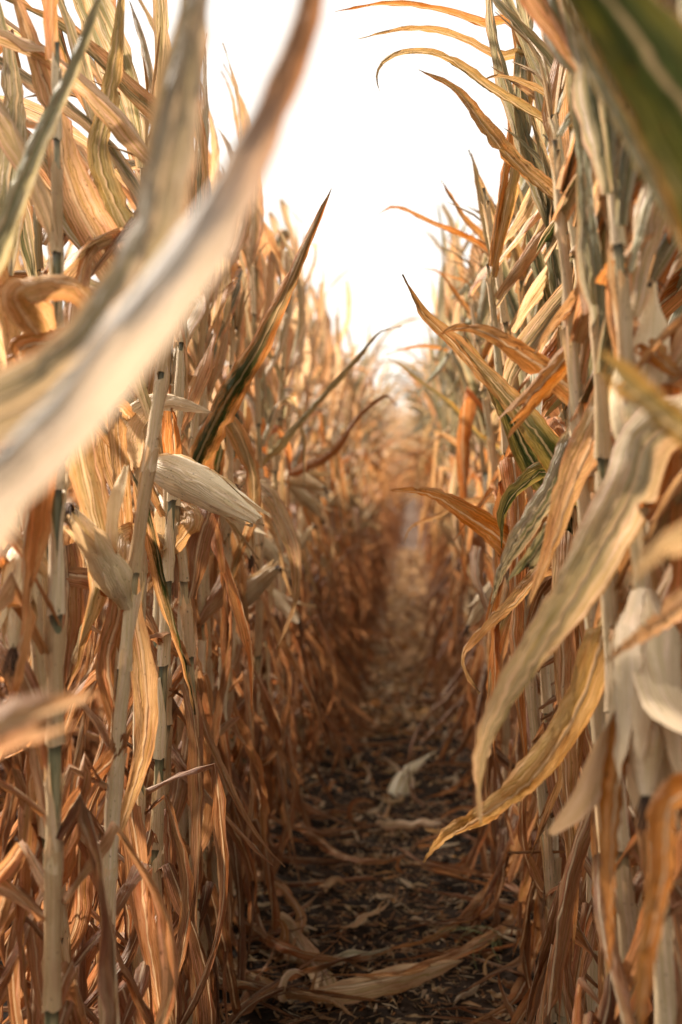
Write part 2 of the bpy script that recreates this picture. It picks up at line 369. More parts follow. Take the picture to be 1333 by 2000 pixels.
def plant_pieces(rs, side, detail=2, H=None, ears=None, keep=None, low_only=False, nlow=1.0, max_leaf_z=9, wind=1.0, extra=0, extra_top=0):
    """list of (kind, verts, faces, uv, tint, material, subparts) for one dry corn plant standing at its own origin"""
    H = H or rs.uniform(1.46, 1.70)
    f = stalk_curve(rs, H, side); out = []
    nz = np.cumsum(INTER*rs.uniform(.93, 1.07, len(INTER))); nz = nz*(H/nz[-1])
    rad = lambda z: np.interp(z, (0, .4, 1.2, H), (.0098, .0088, .0069, .0029))
    zs, vv, rr = [0.0], [0.0], [.0112]
    prev = 0.0
    for i, z in enumerate(nz):
        for q in ((.06, .5, .93) if detail else (.5,)):
            zs.append(lerp(prev, z, q)); vv.append(i+q); rr.append(rad(zs[-1]))
        zs.append(z); vv.append(i+.985); rr.append(rad(z)*1.2); prev = z
    zs = np.array(zs)
    out.append(('stalk',) + tube(f(zs), np.array(rr), np.array(vv), 9 if detail == 2 else 5) + ((.3, .3, .13, 0), M_STALK, []))
    az0 = rs.uniform(0, 2*pi) if rs.random() < .4 else (rs.normal(0, .5) if side < 0 else pi + rs.normal(0, .5))
    for i in range(1, len(nz)-1):
        z0, z1 = nz[i], nz[i+1]
        az = az0 + (i % 2)*pi + rs.normal(0, .35)
        # sheath
        fr = rs.uniform(.72, 1.28) if z0 < 1.2 else rs.uniform(.8, 1.15); zt = lerp(z0, z1, fr)
        k = 7 if detail == 2 else 4; m = 11 if detail == 2 else 6
        z = np.linspace(z0-.004, zt, k); a0 = np.linspace(-1, 1, m); loose = rs.uniform(.1, 1.0)
        a = az + a0[None, :]*(pi*(1.03 - .38*loose*sstep(z, lerp(z0, zt, .25), zt)))[:, None]
        bul = .0014 + .0016*np.exp(-((z-z0)/.012)**2) + .0016*sstep(z, lerp(z0, zt, .6), zt)
        r = (rad(z)+bul)[:, None]*(1 + .05*np.sin(3*a+i)) + np.linspace(0, .0012, m)[None, :] + .0055*loose*sstep(z, lerp(z0, zt, .4), zt)[:, None]*(a0**2)[None, :] + .0015*np.sin(a*2+z[:, None]*40)*loose
        C = f(z)
        V = np.stack((C[:, None, 0] + r*np.cos(a), C[:, None, 1] + r*np.sin(a), C[:, None, 2] + 0*r), -1)
        V[-1, :, 2] += rs.uniform(-.028, .012, m)*(.4+loose); V[0, :, 2] += rs.uniform(-.003, .003, m); V[1:-1] += rs.normal(0, .0005, V[1:-1].shape)
        UV = np.stack(np.broadcast_arrays((a0*.5+.5)[None, :], ((z-z0)*2.0)[:, None]), -1)
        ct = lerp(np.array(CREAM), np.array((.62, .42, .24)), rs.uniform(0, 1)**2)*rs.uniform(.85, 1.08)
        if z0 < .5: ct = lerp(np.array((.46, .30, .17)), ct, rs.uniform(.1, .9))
        gq = rs.uniform(.2, .6) if (z0 > 1.2 and rs.random() < .3) else 0.0
        out.append(('sheath', V.reshape(-1, 3), grid_faces(k, m), UV.reshape(-1, 2), tuple(ct)+(gq,), M_HUSK, []))
        # leaf
        if zt > max_leaf_z: continue
        cls = 'low' if z0 < .62 else ('mid' if z0 < 1.22 else 'top')
        if rs.random() < {'low': .04, 'mid': .14, 'top': .05}[cls]: continue
        base = f(zt) + np.array((cos(az), sin(az), 0))*(rad(zt)+.003)
        for attempt in range(9):
            n, cols = ((30, 9) if detail == 2 else (20, 5)) if detail else (10, 3)
            V, F, U, P = blade(rs, base, az, cls, side, n, cols, wind)
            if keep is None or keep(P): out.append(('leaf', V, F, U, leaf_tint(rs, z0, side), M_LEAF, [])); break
            az = az + rs.uniform(.6, 2.5)
    for q in range(extra):
        z = rs.uniform(.16, 1.5 if side > 0 or rs.random() < .25 else .78); cls = 'low' if z < .75 else ('mid' if z < 1.2 else 'top')
        for attempt in range(8):
            az = rs.uniform(0, 6.28); V, F, U, P = blade(rs, f(z) + np.array((cos(az), sin(az), 0))*(rad(z)+.003), az, cls, side, *((30, 9) if detail == 2 else (18, 5) if detail else (9, 3)), wind)
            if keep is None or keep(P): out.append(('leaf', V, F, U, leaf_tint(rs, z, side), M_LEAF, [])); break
    for q in range(extra_top):
        z = rs.uniform(1.15, H*.97)
        for attempt in range(10):
            az = rs.normal(pi, .9) if side > 0 else rs.uniform(0, 6.28); V, F, U, P = blade(rs, f(z) + np.array((cos(az), sin(az), 0))*(rad(z)+.003), az, 'top', side, *((30, 9) if detail == 2 else (18, 5) if detail else (9, 3)), wind)
            if keep is None or keep(P):
                t = leaf_tint(rs, 1.5, side)
                if rs.random() < (.35 if side < 0 else .55): t = tuple(np.array((.50, .50, .43) if side > 0 else (.58, .53, .43))*rs.uniform(.82, 1.12)) + (rs.uniform(.4, .95),)
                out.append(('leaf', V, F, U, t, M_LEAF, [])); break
    ne = ears if ears is not None else (1 if rs.random() < .8 else 2)
    for q in range(ne):
        i = 6 + q + int(rs.integers(0, 2)); z = nz[i]; az = az0 + rs.uniform(-1, 1) + (pi if q else 0)
        el = rs.uniform(45, 75) if rs.random() < .55 else rs.uniform(-75, -15); el = radians(el)
        d = np.array((cos(az)*cos(el), sin(az)*cos(el), sin(el)))
        p0 = f(z) + np.array((cos(az), sin(az), 0))*.016
        if keep is not None and not keep(np.stack([p0 + d*k for k in (.05, .1, .2)])): continue
        body, husks, silk = ear_pieces(rs, p0, d, rs.uniform(.15, .2), rs.uniform(.019, .024), open_=rs.uniform(.03, .16), nhusk=4 if detail else 2, silk=detail > 0, rows=14 if detail == 2 else 7)
        t = tuple(np.array((.76, .63, .45))*rs.uniform(.88, 1.05)) + (0,)
        sub = [('husk_leaf',)+h+(tuple(np.array(t[:3])*rs.uniform(.85, 1.08))+(0,), M_HUSK) for h in husks]
        if silk is not None: sub.append(('silk',)+silk+((.1, .05, .02, 0), M_SILK))
        out.append(('ear',)+body+(t, M_HUSK, sub))
    # tassel
    if rs.random() > .3: return out, f, nz, rad
    tb = Bag(); top = f(H)
    for k in range(7 if detail else 3):
        a = rs.uniform(0, 6.28); sp = 0.12 if k == 0 else rs.uniform(.25, .7); l = rs.uniform(.1, .2)
        d = unit(np.array((cos(a)*sp - .15, sin(a)*sp, 1)))
        C = catmull([top-np.array((0, 0, .03)), top+d*l*.5, top+d*l+np.array((cos(a)*.02-.02, sin(a)*.02, -.02))], 7)
        r = np.array((.0014, .0018, .0026, .0020, .0027, .0018, .0006))
        tb.add(*tube(C, r, np.linspace(0, 1, 7), 4))
    out.append(('tassel',)+tb.get()[:3]+((.52, .36, .2, 0), M_HUSK, []))
    return out, f, nz, rad

def realise(root, pieces, cache=None):
    """each piece an object of its own under the plant; with a cache the meshes are shared"""
    for j, pc in enumerate(pieces):
        nm, V, F, U, t, mt, sub = pc
        if cache is not None and j in cache: me = cache[j]
        else:
            me = mesh_of(nm, V, F, U, mt)
            if cache is not None: cache[j] = me
        o = link(nm, me, root, t)
        for k, sp in enumerate(sub):
            key = (j, k)
            if cache is not None and key in cache: ms = cache[key]
            else:
                ms = mesh_of(sp[0], sp[1], sp[2], sp[3], sp[5])
                if cache is not None: cache[key] = ms
            link(sp[0], ms, o, sp[4])
def merged(pieces):
    B = Bag()
    for nm, V, F, U, t, mt, sub in pieces:
        B.add(V, F, U, t if nm != 'stalk' else (.24, .21, .10, 0))
        for sp in sub: B.add(sp[1], sp[2], sp[3], sp[4])
    return B.get()

# ------------------------------------------------------------------ ground
def axis(lo, hi, fine0, fine1, step, grow=1.25):
    a = list(np.arange(fine0, fine1, step)); s = step; x = fine0
    while x > lo: s *= grow; x -= s; a.insert(0, x)
    s = step; x = a[-1]
    while x < hi: s *= grow; x += s; a.append(x)
    return np.array(a)
gx = axis(-320, 320, -1.05, .75, .014); gy = axis(-60, 420, 2.4, 7.6, .015, 1.045)
GX, GY = np.meshgrid(gx, gy)
fade = np.exp(-np.maximum(0, np.abs(GX)-1.2)/.5)
GZ = terrain(GY) + fade*(.020*vnoise(GX*9, GY*9) + .016*vnoise(GX*26+7, GY*26) + .010*vnoise(GX*58, GY*58+3)) \
   + .035*np.exp(-((GX+.46)/.11)**2) + .035*np.exp(-((GX-.29)/.11)**2) - .03
gv = np.stack((GX, GY, GZ), -1).reshape(-1, 3)
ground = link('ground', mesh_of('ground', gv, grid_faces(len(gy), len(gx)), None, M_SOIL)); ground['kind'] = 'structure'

# ------------------------------------------------------------------ individual leaves that shape the picture (built after their plants)
SHAPED = []; SHAPED_PX = []
def shaped(*a, **k):
    SHAPED.append((a, k)); P = catmull([at(*q) for q in a[2]], 24); x, y, d = proj(P)
    SHAPED_PX.append((x, y, d, a[3]*FPX/d*.42))
for q_ in ([(250, 900, 2.2), (350, 935, 2.2), (470, 985, 2.18)],):          # the big ear stays in view too
    P = catmull([at(*q) for q in q_], 12); x, y, d = proj(P); SHAPED_PX.append((x, y, d, np.full(12, 34.0)))
def covers_shaped(Pw):
    x, y, d = proj(Pw)
    for hx, hy, hd, hw in SHAPED_PX:
        near = (np.hypot(x[:, None]-hx[None], y[:, None]-hy[None]) < hw[None]+14) & (d[:, None] < hd[None]-.02) & (d[:, None] > .2)
        if near.any(1).sum() > 4: return True
    return False
def find_plant(k):
    if isinstance(k, str): return NEAR[k]
    return min(LP if k[0] == 'L' else RP, key=lambda p: abs(p[4][1]-k[1]))
GREY = (.60, .53, .42, .55); TAN = (.62, .41, .23, 0); ORG = (.62, .32, .12, 0); PALE = (.70, .56, .38, .0); BRN = (.42, .21, .10, 0)
GGR = (.55, .50, .33, .85); DGR = (.30, .26, .10, 1.0); MOT = (.74, .60, .44, .6); PINK = (.66, .45, .30, 0)
# left
shaped('LA', 1.02, [(-160, 1090, .74), (0, 950, .72), (130, 830, .72), (280, 640, .72), (420, 440, .74), (520, 240, .77), (585, 70, .80), (640, -120, .82), (670, -260, .84)],  .044, (.46, .435, .405, .0), (0, .2, -.2, .1, .5), curl=.5, seed=1, base=.85, tip=((.30, .16, .08, 0),   .6, .82), mat=M_SOFT, label='broad blurred grey blade with a browned tip')
shaped('LA', 1.10, [(-50, 820, .92), (160, 690, .92), (270, 520, .92), (310, 380, .93), (345, 190, .95), (385, -40, .98), (420, -300, 1.0)], .052, (.40, .35, .29, .15), (0, .2, .3), curl=.4, seed=2, base=.7)
shaped('LC', 1.15, [(-90, 660, 1.45), (-10, 470, 1.45), (60, 300, 1.46), (130, 150, 1.5), (195, -10, 1.52), (215, -70, 1.53)], .036, (.55, .54, .43, .75), (.3, .5, .3), curl=1.0, seed=3)
shaped('LB', .88, [(-230, 1440, .95), (-90, 1455, .93), (20, 1418, .92), (100, 1390, .92)], .045, PINK, (.2, .3, .1), curl=.4, cut=True, seed=4)
P_ = ('L', 1.93)
shaped(P_, 1.30, [(150, 395, 1.95), (110, 230, 1.95), (70, 110, 1.95), (10, -60, 1.95)], .060, PINK, (0, .3, .2), curl=.4, seed=5, base=.7)
shaped(P_, 1.36, [(200, 335, 1.98), (212, 200, 2.0), (228, 80, 2.0), (240, -60, 2.02)], .047, (.68, .54, .30, .5), (0, .1, .2), curl=.8, seed=6, base=.8)
P_ = ('L', 2.95)
shaped(P_, 1.08, [(385, 900, 2.85), (432, 800, 2.75), (500, 690, 2.65), (560, 570, 2.6), (610, 450, 2.58), (648, 368, 2.56)], .066, (.50, .27, .12, 1.0), (.1, .2, -.2, .3), curl=1.0, fold=.5, seed=7, tip=((.52, .27, .12, .55), .5, .85), base=.7, ruffle=.005, label='half dead leaf with a dark green middle and curled orange edges')
P_ = ('L', 2.26)
shaped(P_, 1.13, [(245, 860, 2.2), (275, 800, 2.18), (330, 785, 2.16), (415, 806, 2.14)], .05, CREAM+(0,), (.3, .1), curl=.5, mat=M_HUSK, seed=8)
shaped(P_, 1.19, [(232, 800, 2.1), (238, 930, 2.08), (246, 1060, 2.08), (262, 1200, 2.08), (270, 1240, 2.08)], .033, TAN, (.4, .1, .5), curl=.6, seed=9, base=.8, cut=True)
shaped(P_, 1.0, [(250, 1060, 2.05), (262, 1180, 2.03), (285, 1330, 2.02), (280, 1470, 2.02), (235, 1620, 2.03), (195, 1740, 2.05)], .050, (.60, .42, .26, 0), (.2, .5, .1, .4), curl=.9, seed=10, base=.8)
P_ = ('L', 2.78)
shaped(P_, 1.1, [(375, 1010, 2.62), (350, 1060, 2.6), (310, 1110, 2.6), (285, 1165, 2.6)], .055, TAN, (0, .4), curl=.7, seed=11)
P_ = ('L', 3.46)
shaped(P_, 1.13, [(510, 950, 3.2), (548, 1000, 3.15), (580, 1080, 3.1), (578, 1180, 3.1), (540, 1270, 3.1)], .062, (.66, .47, .31, 0), (.2, .4, .9), curl=.7, seed=12)
P_ = ('L', 3.97)
shaped(P_, 1.1, [(560, 850, 3.7), (620, 782, 3.65), (690, 705, 3.6), (740, 650, 3.6), (785, 637, 3.6)], .035, (.55, .44, .25, .5), (.7, .9), curl=1.2, seed=13)
P_ = ('L', 4.69)
shaped(P_, 1.12, [(640, 885, 4.4), (700, 810, 4.4), (752, 772, 4.4), (775, 792, 4.4)], .05, BRN, (.6, .8), curl=1.2, seed=14)
P_ = ('L', 1.62)
shaped(P_, 1.27, [(30, 580, 1.66), (90, 548, 1.66), (150, 560, 1.68), (185, 610, 1.7), (170, 650, 1.7)], .06, TAN, (.3, 1.0), curl=.9, seed=15, ruffle=.006)
shaped(P_, 1.2, [(40, 690, 1.7), (100, 665, 1.7), (170, 625, 1.72)], .05, ORG, (.2, .5), curl=.6, seed=16)
P_ = ('L', 2.08)
shaped(P_, .98, [(230, 1150, 2.0), (210, 1300, 1.98), (235, 1450, 1.96), (150, 1560, 1.95), (60, 1720, 1.95)], .048, BRN, (.4, .1, .8), curl=1.0, seed=17)
# right
shaped('RA', 1.05, [(1600, 640, .9), (1450, 380, .86), (1310, 165, .85), (1190, 0, .85), (1080, -150, .86), (1000, -260, .88)], .098, (.09, .10, .03, 1.0), (.1, 0, .2), curl=.35, seed=20, base=.8, label='broad dark green leaf still alive')
shaped('RB', 1.12, [(1470, 740, 1.1), (1345, 500, 1.1), (1250, 310, 1.12), (1160, 140, 1.15), (1085, -30, 1.18)], .030, (.60, .47, .25, .8), (.4, .6, .2), curl=.9, seed=21)
P_ = ('R', 2.03)
shaped(P_, 1.42, [(1118, 268, 2.2), (1060, 235, 2.2), (960, 175, 2.2), (870, 112, 2.2), (800, 102, 2.2), (752, 120, 2.2), (736, 150, 2.2), (742, 178, 2.2)], .030, (.62, .45, .22, .45), (.7, .9, .5, .2), curl=1.3, seed=22, n=56)
shaped(P_, 1.30, [(1185, 470, 2.1), (1090, 395, 2.1), (1000, 312, 2.12), (945, 245, 2.14), (890, 175, 2.16), (818, 136, 2.18)], .044, (.64, .38, .17, .3), (1.0, .7, .9, .1, .3), curl=1.0, seed=23, n=56)
shaped(P_, 1.42, [(1230, 330, 2.12), (1150, 230, 2.15), (1080, 130, 2.2), (985, 20, 2.25), (930, -40, 2.3)], .042, (.60, .50, .34, .7), (.4, .6, .3), curl=.8, seed=36)
P_ = ('R', 2.72)
shaped(P_, 1.50, [(1030, 150, 2.6), (970, 108, 2.6), (870, 64, 2.6), (790, 58, 2.6), (700, 76, 2.6)], .030, (.62, .42, .2, .3), (.5, .8, .4), curl=1.1, seed=24)
shaped(P_, 1.52, [(1010, 90, 2.6), (940, 50, 2.6), (860, 20, 2.6), (760, 8, 2.6), (655, 22, 2.6)], .030, ORG, (.5, .8, .6), curl=1.1, seed=25)
shaped(P_, 1.46, [(1170, 285, 2.55), (1110, 235, 2.55), (1040, 185, 2.55), (960, 130, 2.55)], .036, PINK, (.5, .3), curl=.8, seed=37)
P_ = ('R', 3.60)
shaped(P_, 1.38, [(1020, 600, 3.4), (985, 530, 3.4), (930, 477, 3.4), (850, 440, 3.4), (775, 405, 3.4), (740, 418, 3.4)], .040, ORG, (.4, .9, .6), curl=1.1, seed=26)
shaped(P_, 1.42, [(1010, 540, 3.4), (955, 480, 3.4), (905, 425, 3.4), (862, 352, 3.4)], .042, ORG, (.3, .8), curl=1.0, seed=27)
P_ = ('R', 2.38)
shaped(P_, 1.08, [(1060, 860, 2.3), (960, 750, 2.3), (880, 665, 2.3), (825, 610, 2.3), (786, 536, 2.3)], .048, (.64, .40, .21, .15), (.3, .2, .6), curl=.8, seed=28)
P_ = ('R', 1.86)
shaped(P_, 1.07, [(1218, 890, 1.88), (1160, 800, 1.88), (1070, 725, 1.9), (970, 660, 1.92), (900, 640, 1.95), (855, 655, 1.97)], .062, (.58, .33, .15, 0), (.6, .1, .0, .6), curl=.7, fold=.3, seed=29, label='long orange brown leaf reaching out over the path')
P_ = ('R', 2.20)
shaped(P_, 1.06, [(1110, 930, 2.15), (1050, 850, 2.12), (985, 770, 2.12), (890, 662, 2.12)], .054, DGR, (.2, .0, .5), curl=.6, seed=30, tip=((.56, .36, .17, .6), .45, .8), label='dark green leaf among the dry ones')
P_ = ('R', 1.70)
shaped(P_, 1.33, [(1215, 575, 1.82), (1130, 672, 1.82), (1065, 745, 1.82), (1010, 805, 1.82)], .040, ORG, (.1, .0), curl=.35, cut=True, seed=31, base=.9)
shaped(P_, 1.36, [(1250, 510, 1.78), (1160, 560, 1.78), (1090, 630, 1.78), (1045, 690, 1.78)], .050, (.62, .40, .22, 0), (.2, .7), curl=.8, seed=32)
shaped('RC', 1.18, [(1290, 840, 1.42), (1235, 960, 1.42), (1140, 1130, 1.45), (1040, 1300, 1.5), (965, 1430, 1.55), (940, 1520, 1.6), (938, 1610, 1.62)], .062, MOT, (.1, .0, .2, .9, 1.0), curl=.6, seed=33, base=.8, n=60, label='long mottled grey green and tan leaf')
P_ = ('R', 1.86)
shaped(P_, .92, [(1180, 1230, 1.72), (1130, 1380, 1.74), (1040, 1520, 1.8), (930, 1602, 1.95), (870, 1640, 2.05), (826, 1684, 2.15)], .052, (.62, .42, .20, 0), (.3, .1, .5, 1.0), curl=.8, seed=34, n=56, label='long tan leaf with a yellow tip trailing over the path')
P_ = ('R', 2.03)
shaped(P_, 1.15, [(1140, 850, 1.95), (1090, 950, 1.93), (1030, 1040, 1.93), (985, 1110, 1.95), (960, 1180, 1.97)], .048, (.50, .45, .36, .9), (.5, .3, .9), curl=1.0, seed=35)
shaped(P_, 1.17, [(1165, 860, 1.9), (1120, 950, 1.88), (1065, 1050, 1.88), (1022, 1115, 1.9)], .036, (.52, .50, .36, .92), (.1, .1), curl=.3, cut=True, seed=38, base=.8)
P_ = ('R', 2.90)
shaped(P_, .98, [(1040, 1120, 2.75), (980, 1055, 2.72), (900, 1000, 2.7), (840, 966, 2.7), (762, 957, 2.7)], .062, ORG, (.1, .2, .8), curl=.5, seed=39)
P_ = ('R', 2.9)
shaped(P_, 1.25, [(1085, 680, 2.8), (1050, 520, 2.8), (1012, 390, 2.8), (984, 270, 2.8)], .050, (.42, .42, .30, .93), (.3, .6, .3), curl=.8, seed=50, tip=((.55, .44, .28, .5), .5, .9))
P_ = ('R', 3.25)
shaped(P_, 1.22, [(1040, 720, 3.1), (992, 570, 3.1), (952, 430, 3.1), (921, 298, 3.1)], .062, (.55, .54, .42, .9), (.2, .4, .2), curl=.6, seed=51, tip=((.62, .46, .28, .4), .5, .9))
P_ = ('R', 2.55)
shaped(P_, 1.28, [(1125, 580, 2.5), (1098, 440, 2.5), (1062, 310, 2.5), (1028, 190, 2.5)], .045, (.46, .46, .34, .9), (.4, .7, .3), curl=.9, seed=52, tip=((.60, .47, .30, .5), .5, .9))
shaped(P_, 1.05, [(1085, 960, 2.45), (1040, 900, 2.45), (990, 800, 2.45), (930, 700, 2.45), (905, 655, 2.45)], .056, (.28, .26, .10, 1.0), (.2, .1, .4), curl=.5, seed=53, tip=((.50, .34, .16, .7), .6, .95))
shaped(P_, .98, [(1080, 930, 2.4), (1020, 950, 2.4), (985, 1000, 2.4), (980, 1070, 2.4)], .05, DGR, (.2, .6), curl=.6, seed=54)
P_ = ('R', 2.72)
shaped(P_, 1.2, [(1130, 700, 2.6), (1095, 590, 2.6), (1075, 470, 2.6), (1070, 360, 2.6)], .05, (.44, .43, .30, .9), (.5, .3), curl=.7, seed=55)
P_ = ('R', 1.86)
shaped(P_, 1.0, [(1225, 880, 1.8), (1180, 902, 1.78), (1142, 925, 1.77)], .05, (.86, .74, .58, 0), (.2, .6), curl=.8, cut=True, mat=M_HUSK, seed=56)
shaped(P_, 1.1, [(1235, 690, 1.75), (1195, 780, 1.74), (1130, 920, 1.74), (1075, 1080, 1.76), (1030, 1190, 1.8)], .058, (.66, .45, .27, 0), (.3, .1, .6), curl=.8, seed=57)
P_ = ('R', 4.32)
shaped(P_, 1.25, [(985, 690, 4.0), (945, 640, 4.0), (900, 590, 4.0), (862, 535, 4.0), (828, 524, 4.0)], .045, ORG, (.3, .8, .5), curl=1.0, seed=80)
shaped(P_, 1.3, [(980, 640, 4.0), (945, 595, 4.0), (920, 560, 4.0), (893, 532, 4.0)], .04, TAN, (.5, .9), curl=1.0, seed=81)
P_ = ('R', 3.43)
shaped(P_, 1.4, [(1010, 520, 3.2), (965, 430, 3.2), (935, 350, 3.2), (916, 292, 3.2)], .038, (.64, .46, .26, .4), (.4, .8), curl=1.0, seed=82)
P_ = ('R', 4.85)
shaped(P_, 1.12, [(985, 895, 4.3), (930, 850, 4.25), (870, 785, 4.2), (820, 745, 4.2), (785, 715, 4.2), (757, 700, 4.2)], .045, (.56, .42, .16, .75), (.4, .9, .6), curl=1.1, seed=83)
shaped(P_, 1.2, [(930, 720, 4.5), (890, 690, 4.5), (820, 678, 4.5), (755, 692, 4.5)], .04, ORG, (.5, .9), curl=1.0, seed=84)
shaped(P_, 1.3, [(960, 600, 4.5), (930, 560, 4.5), (880, 540, 4.5), (850, 528, 4.5)], .035, ORG, (.5, .9), curl=1.0, seed=85)
P_ = ('R', 2.38)
shaped(P_, 1.45, [(1175, 300, 2.3), (1120, 225, 2.3), (1060, 180, 2.3), (985, 150, 2.3), (935, 158, 2.3)], .032, (.66, .47, .27, .3), (.5, .9, .5), curl=1.1, seed=86)
P_ = ('R', 3.78)
shaped(P_, 1.06, [(905, 985, 3.6), (860, 1008, 3.6), (805, 1030, 3.6), (790, 1060, 3.6)], .03, TAN, (.6, .9), curl=1.1, seed=40)
P_ = ('R', 2.38)
shaped(P_, 1.03, [(1060, 1120, 2.2), (1010, 1175, 2.18), (940, 1240, 2.15), (906, 1290, 2.13), (936, 1356, 2.12)], .046, TAN, (.3, .5, 1.2), curl=1.0, seed=41)
shaped('RB', .98, [(1480, 1000, .95), (1390, 1035, .9), (1290, 1075, .88), (1225, 1150, .88)], .046, PALE, (.1, .4), curl=.6, seed=42)
shaped('RC', 1.02, [(1420, 1150, 1.28), (1340, 1185, 1.28), (1260, 1240, 1.28), (1180, 1295, 1.3)], .034, PINK, (.5, .8), curl=1.2, seed=43)
shaped('RB', 1.14, [(1440, 900, 1.02), (1340, 850, 1.0), (1275, 800, 1.0), (1222, 755, 1.0)], .038, (.45, .30, .10, .6), (.2, .5), curl=.6, seed=44, cut=True)
P_ = ('R', 1.52)
shaped(P_, .9, [(1230, 1400, 1.45), (1200, 1600, 1.42), (1195, 1800, 1.42), (1190, 1900, 1.42)], .036, ORG, (.4, .7), curl=.9, seed=45)
shaped('RC', .85, [(1320, 1560, 1.22), (1300, 1700, 1.2), (1270, 1850, 1.2), (1250, 2050, 1.2)], .036, ORG, (.2, .5), curl=.9, seed=46)
shaped(P_, 1.35, [(1195, 560, 1.6), (1200, 480, 1.6), (1190, 380, 1.6), (1185, 300, 1.6)], .036, ORG, (.5, .6), curl=.9, seed=47)
shaped(P_, 1.28, [(1230, 620, 1.55), (1290, 700, 1.5), (1340, 740, 1.48)], .045, ORG, (.2, .5), curl=.6, seed=48)


HAZE = False
if HAZE:                                              # thin dusty air over the field
    hv = np.array([(x, y, z) for z in (-1.6, 3.9) for y in (-70, 440) for x in (-330, 330)], float)
    hb = NB('haze'); pv = hb.n('ShaderNodeVolumePrincipled'); pv.inputs['Color'].default_value = (1.0, .93, .84, 1); pv.inputs['Density'].default_value = .004
    pv.inputs['Anisotropy'].default_value = .3
    ho = hb.n('ShaderNodeOutputMaterial'); hb.l(pv.outputs[0], ho.inputs['Volume'])
    haze = link('haze', mesh_of('haze', hv, np.array(((0, 2, 3, 1), (4, 5, 7, 6), (0, 1, 5, 4), (2, 6, 7, 3), (0, 4, 6, 2), (1, 3, 7, 5))), None, hb.m, None, False)); haze['kind'] = 'stuff'
# ------------------------------------------------------------------ corn rows
ROW_L, ROW_R = -.46, .29
def in_corridor(P, m=0):
    """True where a point would stand in the open air of the walkway as seen down the rows"""
    x, y, d = proj(P)
    yy = (-200, 0, 150, 300, 400, 600, 700, 790, 1060, 1300, 1600, 1900, 2100)
    l = np.interp(y, yy, (600, 590, 560, 530, 575, 680, 735, 800, 760, 690, 560, 440, 400))
    r = np.interp(y, yy, (900, 930, 985, 985, 985, 900, 845, 800, 862, 925, 950, 1030, 1060))
    return (x > l+m) & (x < r-m) & (d > .2)
def row_rule(P, side, scale=1.0, top=.10, zmax=2.16, arch=False):
    """leaves keep near their own row; only their ends on the ground reach into the walkway"""
    x = P[:, 0]*(-side); z = P[:, 2]                       # x = reach towards the path
    lim = np.where(z > 1.35, top, np.where(z > .75, .15 if side < 0 else .18, np.where(z > .30, .24, np.where(z > .1, .32, .38))))*scale
    if arch: lim = np.where(z > .85, .55, lim*.8)         # far down the rows the upper leaves close over the walkway
    return np.mean(x > lim) < .05 and z.max() < zmax
def keep_rule(loc, near, side):
    def k(P):
        Pw = P + loc; x, y, d = proj(Pw)
        if not row_rule(P, side, 1.0, .12 if side < 0 else .40, 2.28) or np.mean(in_corridor(Pw, 14) & (P[:, 2] > .10)) > .08: return False
        if near and covers_shaped(Pw): return False
        if near:
            infr = (x > -60) & (x < 1390) & (y > -60) & (y < 2060) & (d > .05)
            if np.any(infr & (d < (1.56 if side < 0 else 1.42))): return False
        return True
    return k
PLANTS = []            # (root, f, nz, rad, loc, side)
def plant_at(rs, x, y, side, label, group=None, **kw):
    loc = np.array((x, y, terrain(y)))
    root = bpy.data.objects.new('corn_plant', None); COL.objects.link(root); root.location = loc; root.empty_display_size = .1
    pcs, f, nz, rad = plant_pieces(rs, side, 2, keep=keep_rule(loc, y < 4.2, side), **kw)
    realise(root, pcs); tag(root, label, 'corn plant', group)
    PLANTS.append((root, f, nz, rad, loc, side)); return PLANTS[-1]

ORD = 'nearest second third fourth fifth sixth seventh eighth ninth tenth eleventh twelfth thirteenth fourteenth fifteenth sixteenth seventeenth eighteenth nineteenth twentieth twenty-first twenty-second twenty-third twenty-fourth twenty-fifth twenty-sixth'.split()
rsm = np.random.default_rng(77)
# plants beside the camera: only their long leaves reach the picture
NEAR = {}
NEAR['LA'] = plant_at(np.random.default_rng(1), ROW_L-.02, .80, -1, 'corn plant whose huge blurred grey leaf sweeps across the upper left', max_leaf_z=.9, ears=0)
NEAR['LB'] = plant_at(np.random.default_rng(2), ROW_L-.03, 1.0, -1, 'corn plant with a blurred pale snapped leaf poking in at the lower left edge', max_leaf_z=.5, ears=0)
NEAR['LC'] = plant_at(np.random.default_rng(3), ROW_L, 1.36, -1, 'corn plant with a slim grey green blade crossing the top left corner', max_leaf_z=.9, ears=0)
NEAR['RA'] = plant_at(np.random.default_rng(4), ROW_R+.03, .84, 1, 'corn plant with the broad dark green blurred leaf in the top right corner', max_leaf_z=.8, ears=0)
NEAR['RB'] = plant_at(np.random.default_rng(5), ROW_R+.02, 1.06, 1, 'corn plant with blurred pale and yellow brown leaves poking in at the right edge', max_leaf_z=.8, ears=0)
NEAR['RC'] = plant_at(np.random.default_rng(6), ROW_R+.02, 1.30, 1, 'corn plant with the long mottled grey green leaf hanging across the right side', max_leaf_z=.8, ears=0)
LY = [1.70, 1.80, 1.93, 2.02, 2.26, 2.45, 2.60, 2.70, 2.78, 2.95, 3.04, 3.12, 3.27, 3.37, 3.46, 3.62, 3.72, 3.80, 3.97, 4.15, 4.33, 4.5, 4.69, 4.86]
RY = [1.52, 1.70, 1.86, 2.03, 2.20, 2.38, 2.55, 2.72, 2.90, 3.07, 3.25, 3.43, 3.60, 3.78, 3.95, 4.14, 4.32, 4.5, 4.68, 4.85]
for i, y in enumerate(LY):
    plant_at(np.random.default_rng(100+i), ROW_L + rsm.normal(0, .016), y, -1, f'{ORD[i]} corn stalk standing in view along the left row', 'front corn plants of the left row', ears=None if i in (10, 15, 18, 21) else 0, extra=12, extra_top=3)
LP = PLANTS[6:]
